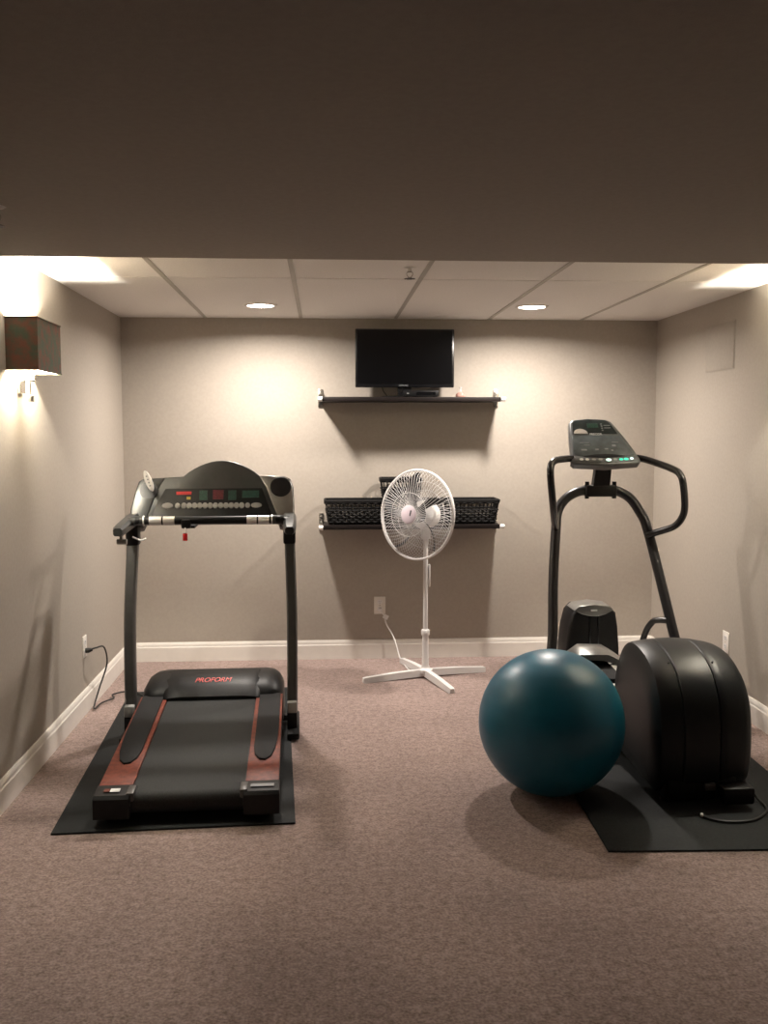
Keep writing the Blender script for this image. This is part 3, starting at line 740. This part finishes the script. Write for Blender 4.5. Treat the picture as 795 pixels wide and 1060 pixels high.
# inclined ramp and front cover
bm = new()
loft(bm, [[L(x, 4.28, 0.10), L(x, 4.28, 0.17), L(x, 5.02, 0.24), L(x, 5.02, 0.10)] for x in (1.30, 1.71)])
obj('ramp', bm, 'lightgrey', t)
for x in (1.39, 1.62):
    bm = new(); cyl(bm, L(x, 4.28, 0.19), L(x, 5.03, 0.26), 0.014, n=14); obj('ramp_rail', bm, 'silver', t)
fo = [(-0.150, 0.06), (-0.150, 0.34), (-0.136, 0.46), (-0.118, 0.535), (-0.085, 0.568), (0.0, 0.578), (0.085, 0.568), (0.122, 0.540), (0.135, 0.46), (0.145, 0.34), (0.148, 0.06)]
bm = new(); prism(bm, fo, 0.0, 0.22, lambda u, v, q: L(1.462+u, 5.05+q, v-0.018), bevel=0.022); fc = obj('front_cover', bm, 'black', t, angle=40)
for x in (1.440, 1.486):
    bm = new(); box(bm, L(x, 5.050, 0.42), (0.012, 0.010, 0.19), bevel=0.003); obj('cover_groove', bm, 'tvframe', fc)
cap = [(-0.112, 0.556), (-0.07, 0.535), (-0.03, 0.524), (0.02, 0.522), (0.06, 0.532), (0.105, 0.556), (0.085, 0.578), (0.0, 0.589), (-0.085, 0.578)]
bm = new(); prism(bm, cap, -0.008, 0.16, lambda u, v, q: L(1.462+u, 5.05+q, v-0.018), bevel=0.005); cp = obj('cover_cap', bm, 'silverpl', fc); cp['label'] = 'silver cap on top of the front cover'
bm = new(); box(bm, L(1.458, 5.0405, 0.538), (0.035, 0.003, 0.010)); obj('cap_badge', bm, 'textwhite', cp)
# pedals on their arms
for s, x, y, z in ((-1, 1.335, 4.52, 0.33), (1, 1.655, 4.55, 0.22)):
    bm = new(); tube(bm, cr([L(x+s*0.0, 4.22, 0.26), L(x, 4.45, z-0.03), L(x, y+0.16, z-0.03), L(x-s*0.0, y+0.24, z-0.06)], 5), 0.022, 12); pa = obj('pedal_arm', bm, 'tube', t)
    bm = new()
    loft(bm, [[L(x+a*w_, yy, zz+b) for a, b in ((-1, 0), (1, 0), (1, 0.022), (-1, 0.022))] for yy, w_, zz in ((y-0.17, 0.062, z-0.01), (y-0.14, 0.074, z-0.01), (y+0.10, 0.078, z+0.0), (y+0.16, 0.066, z+0.03))])
    pd = obj('pedal', bm, 'rubber', t)
    bm = new()                                                   # raised toe shell
    secs = []
    for k, (yy, zz) in enumerate(((y+0.02, z+0.060), (y+0.08, z+0.083), (y+0.14, z+0.088), (y+0.19, z+0.065))):
        wv = (0.172, 0.168, 0.15, 0.12)[k]
        secs.append([L(x+u*wv*(0.90 if s > 0 else 1.0), yy+0.03*abs(u), zz+h) for u, h in ((-1, -0.040), (-0.70, -0.008), (-0.45, 0.022), (0.35, 0.018), (0.62, -0.006), (1, -0.055), (0.92, -0.082), (0.5, -0.028), (0.2, -0.010), (-0.35, -0.004), (-0.65, -0.036), (-0.92, -0.068))])
    loft(bm, secs); ts = obj('toe_shell', bm, 'silverpl', pd, angle=45); ts['label'] = 'silver grey winged toe guard'
    bm = new(); box(bm, L(x, y+0.12, z+0.05), (0.15, 0.06, 0.06), bevel=0.012); obj('toe_block', bm, 'black', pd)
# uprights and top arch: one bent tube
arch = [(1.115, 4.76, 0.10), (1.150, 4.80, 0.25), (1.190, 4.87, 0.41), (1.215, 4.97, 0.72), (1.245, 5.05, 0.98), (1.262, 5.085, 1.07), (1.305, 5.105, 1.135), (1.375, 5.115, 1.175), (1.46, 5.12, 1.187), (1.53, 5.12, 1.185),
        (1.600, 5.118, 1.178), (1.665, 5.105, 1.140), (1.715, 5.085, 1.065), (1.745, 5.05, 0.98), (1.795, 4.96, 0.70), (1.845, 4.87, 0.41), (1.880, 4.80, 0.22), (1.905, 4.76, 0.10)]
bm = new(); tube(bm, cr([L(*p) for p in arch], 6), 0.0265, 16); obj('upright_frame', bm, 'tube', t)
bm = new(); tube(bm, cr([L(1.815, 4.90, 0.505), L(1.775, 4.94, 0.500), L(1.757, 4.98, 0.480), L(1.735, 5.03, 0.40), L(1.71, 5.09, 0.20), L(1.71, 5.09, 0.08)], 6), 0.017, 12); obj('side_brace', bm, 'tube', t)
bm = new(); box(bm, L(1.500, 5.115, 1.182), (0.17, 0.075, 0.064), bevel=0.012); cl = obj('clamp_block', bm, 'black', t)
for x in (1.425, 1.575):
    bm = new(); cyl(bm, L(x, 5.10, 1.14), L(x, 5.10, 1.232), 0.012, n=12); obj('clamp_bolt', bm, 'black', cl)
bm = new(); loft(bm, [[L(1.500+a*w_, y+b*0.022, z) for a, b in ((-1, -1), (1, -1), (1, 1), (-1, 1))] for w_, y, z in ((0.046, 5.11, 1.19), (0.044, 5.08, 1.28), (0.042, 5.05, 1.40))])
obj('console_neck', bm, 'black', t)
# handlebars
hr = [(1.53, 5.03, 1.355), (1.66, 4.98, 1.362), (1.76, 4.91, 1.330), (1.808, 4.85, 1.305), (1.828, 4.82, 1.285), (1.840, 4.80, 1.24), (1.860, 4.82, 1.12), (1.858, 4.85, 1.055), (1.830, 4.89, 1.005), (1.768, 4.98, 0.965), (1.738, 5.025, 0.945)]
bm = new(); tube(bm, cr([L(*p) for p in hr], 6), 0.0185, 14); hd = obj('handlebar', bm, 'grip', t); hd['label'] = 'glossy black looping right handlebar'
hl = [(1.47, 5.03, 1.355), (1.34, 4.98, 1.362), (1.235, 4.91, 1.358), (1.182, 4.85, 1.350), (1.158, 4.82, 1.325), (1.155, 4.81, 1.27), (1.172, 4.84, 1.17), (1.192, 4.89, 1.09), (1.215, 4.96, 1.03), (1.240, 5.03, 0.99)]
bm = new(); tube(bm, cr([L(*p) for p in hl], 6), 0.0185, 14); hd = obj('handlebar', bm, 'grip', t); hd['label'] = 'glossy black looping left handlebar'
# console head
KT = math.radians(42)
ko = Vector((1.470, 4.93, 1.355))
def K3(u, v, q):
    return L(ko.x+u, ko.y+v*math.sin(KT)-q*math.cos(KT), ko.z+v*math.cos(KT)+q*math.sin(KT))
kout = [(-0.165, -0.025), (0.0, -0.036), (0.178, -0.020), (0.192, -0.004), (0.178, 0.05), (0.145, 0.14), (0.108, 0.225), (0.085, 0.272), (0.055, 0.290), (-0.04, 0.296), (-0.125, 0.286), (-0.148, 0.262), (-0.160, 0.16), (-0.172, 0.03), (-0.178, -0.008)]
bm = new(); prism(bm, kout, -0.05, 0.0, K3, bevel=0.012); kc = obj('console', bm, 'graphite', t, angle=40)
bm = new(); prism(bm, [(-0.158, 0.028), (0.0, 0.012), (0.162, 0.032), (0.135, 0.10), (0.108, 0.168), (-0.148, 0.168), (-0.155, 0.09)], 0, 0.003, K3, bevel=0.001); ov = obj('lower_overlay', bm, 'overlay', kc)
bm = new(); prism(bm, [(-0.140, 0.180), (0.100, 0.180), (0.082, 0.235), (0.062, 0.270), (0.04, 0.280), (-0.04, 0.284), (-0.115, 0.276), (-0.132, 0.255)], 0, 0.003, K3, bevel=0.001); wn = obj('upper_display', bm, 'overlaydark', kc)
bm = new(); prism(bm, [(-0.162, -0.012), (0.0, -0.022), (0.172, -0.008), (0.163, 0.024), (0.0, 0.010), (-0.160, 0.022)], 0, 0.004, K3, bevel=0.001); ks = obj('key_strip', bm, 'graphite', kc)
bm = new(); prism(bm, [(-0.11, 0.020), (0.0, 0.011), (0.11, 0.022), (0.05, 0.032), (0.0, 0.034), (-0.05, 0.031)], 0.003, 0.006, K3); obj('ledge', bm, 'black', kc)
def kov(u, v, a, b, m, par, n=14, name='key'): return obj(name, prism(new(), [(u+a*math.cos(2*PI*k/n), v+b*math.sin(2*PI*k/n)) for k in range(n)], 0.0035, 0.0062, K3), m, par)
for u, m in ((-0.125, 'silver'), (-0.095, 'silver'), (-0.06, 'button'), (-0.025, 'button'), (0.055, 'button'), (0.085, 'ledgreen')):
    kov(u, -0.002, 0.011, 0.007, m, ks)
kov(0.018, -0.005, 0.014, 0.008, 'ledwhite', ks); kov(0.112, 0.0, 0.013, 0.008, 'ledgreen', ks); kov(0.142, 0.004, 0.009, 0.007, 'ledwhite', ks)
obj('led_window', prism(new(), [(-0.055, 0.222), (0.005, 0.222), (0.005, 0.252), (-0.055, 0.252)], 0.002, 0.005, K3), 'greenled', wn)
for v in (0.200, 0.215, 0.230, 0.245):
    obj('indicator', prism(new(), [(0.020, v), (0.028, v), (0.028, v+0.006), (0.020, v+0.006)], 0.002, 0.005, K3), 'textgrey', wn)
for v in (0.218, 0.236):
    obj('legend', prism(new(), [(0.036, v), (0.070, v), (0.070, v+0.004), (0.036, v+0.004)], 0.002, 0.005, K3), 'textgrey', wn)
for (u, v, a, b) in ((-0.09, 0.115, 0.05, 0.004), (-0.08, 0.098, 0.03, 0.003), (0.075, 0.118, 0.035, 0.004), (0.065, 0.095, 0.02, 0.012), (-0.10, 0.065, 0.03, 0.010), (-0.03, 0.068, 0.018, 0.008), (0.02, 0.072, 0.018, 0.008), (0.05, 0.062, 0.012, 0.008)):
    obj('legend', prism(new(), [(u-a/2, v-b/2), (u+a/2, v-b/2), (u+a/2, v+b/2), (u-a/2, v+b/2)], 0.002, 0.0045, K3), 'textgrey', ov)
text('brand_lettering', 'PRECOR', 'textwhite', kc, K3(-0.018, 0.174, 0.004), (PI/2-KT, 0, 0), 0.020, sx=0.9)
bm = new()
prism(bm, [(-0.138+0.04+0.038*math.cos(a), 0.178+0.034*math.sin(a)) for a in [PI*k/14 for k in range(15)]], 0.002, 0.006, K3); obj('round_badge', bm, 'lightgrey', wn)
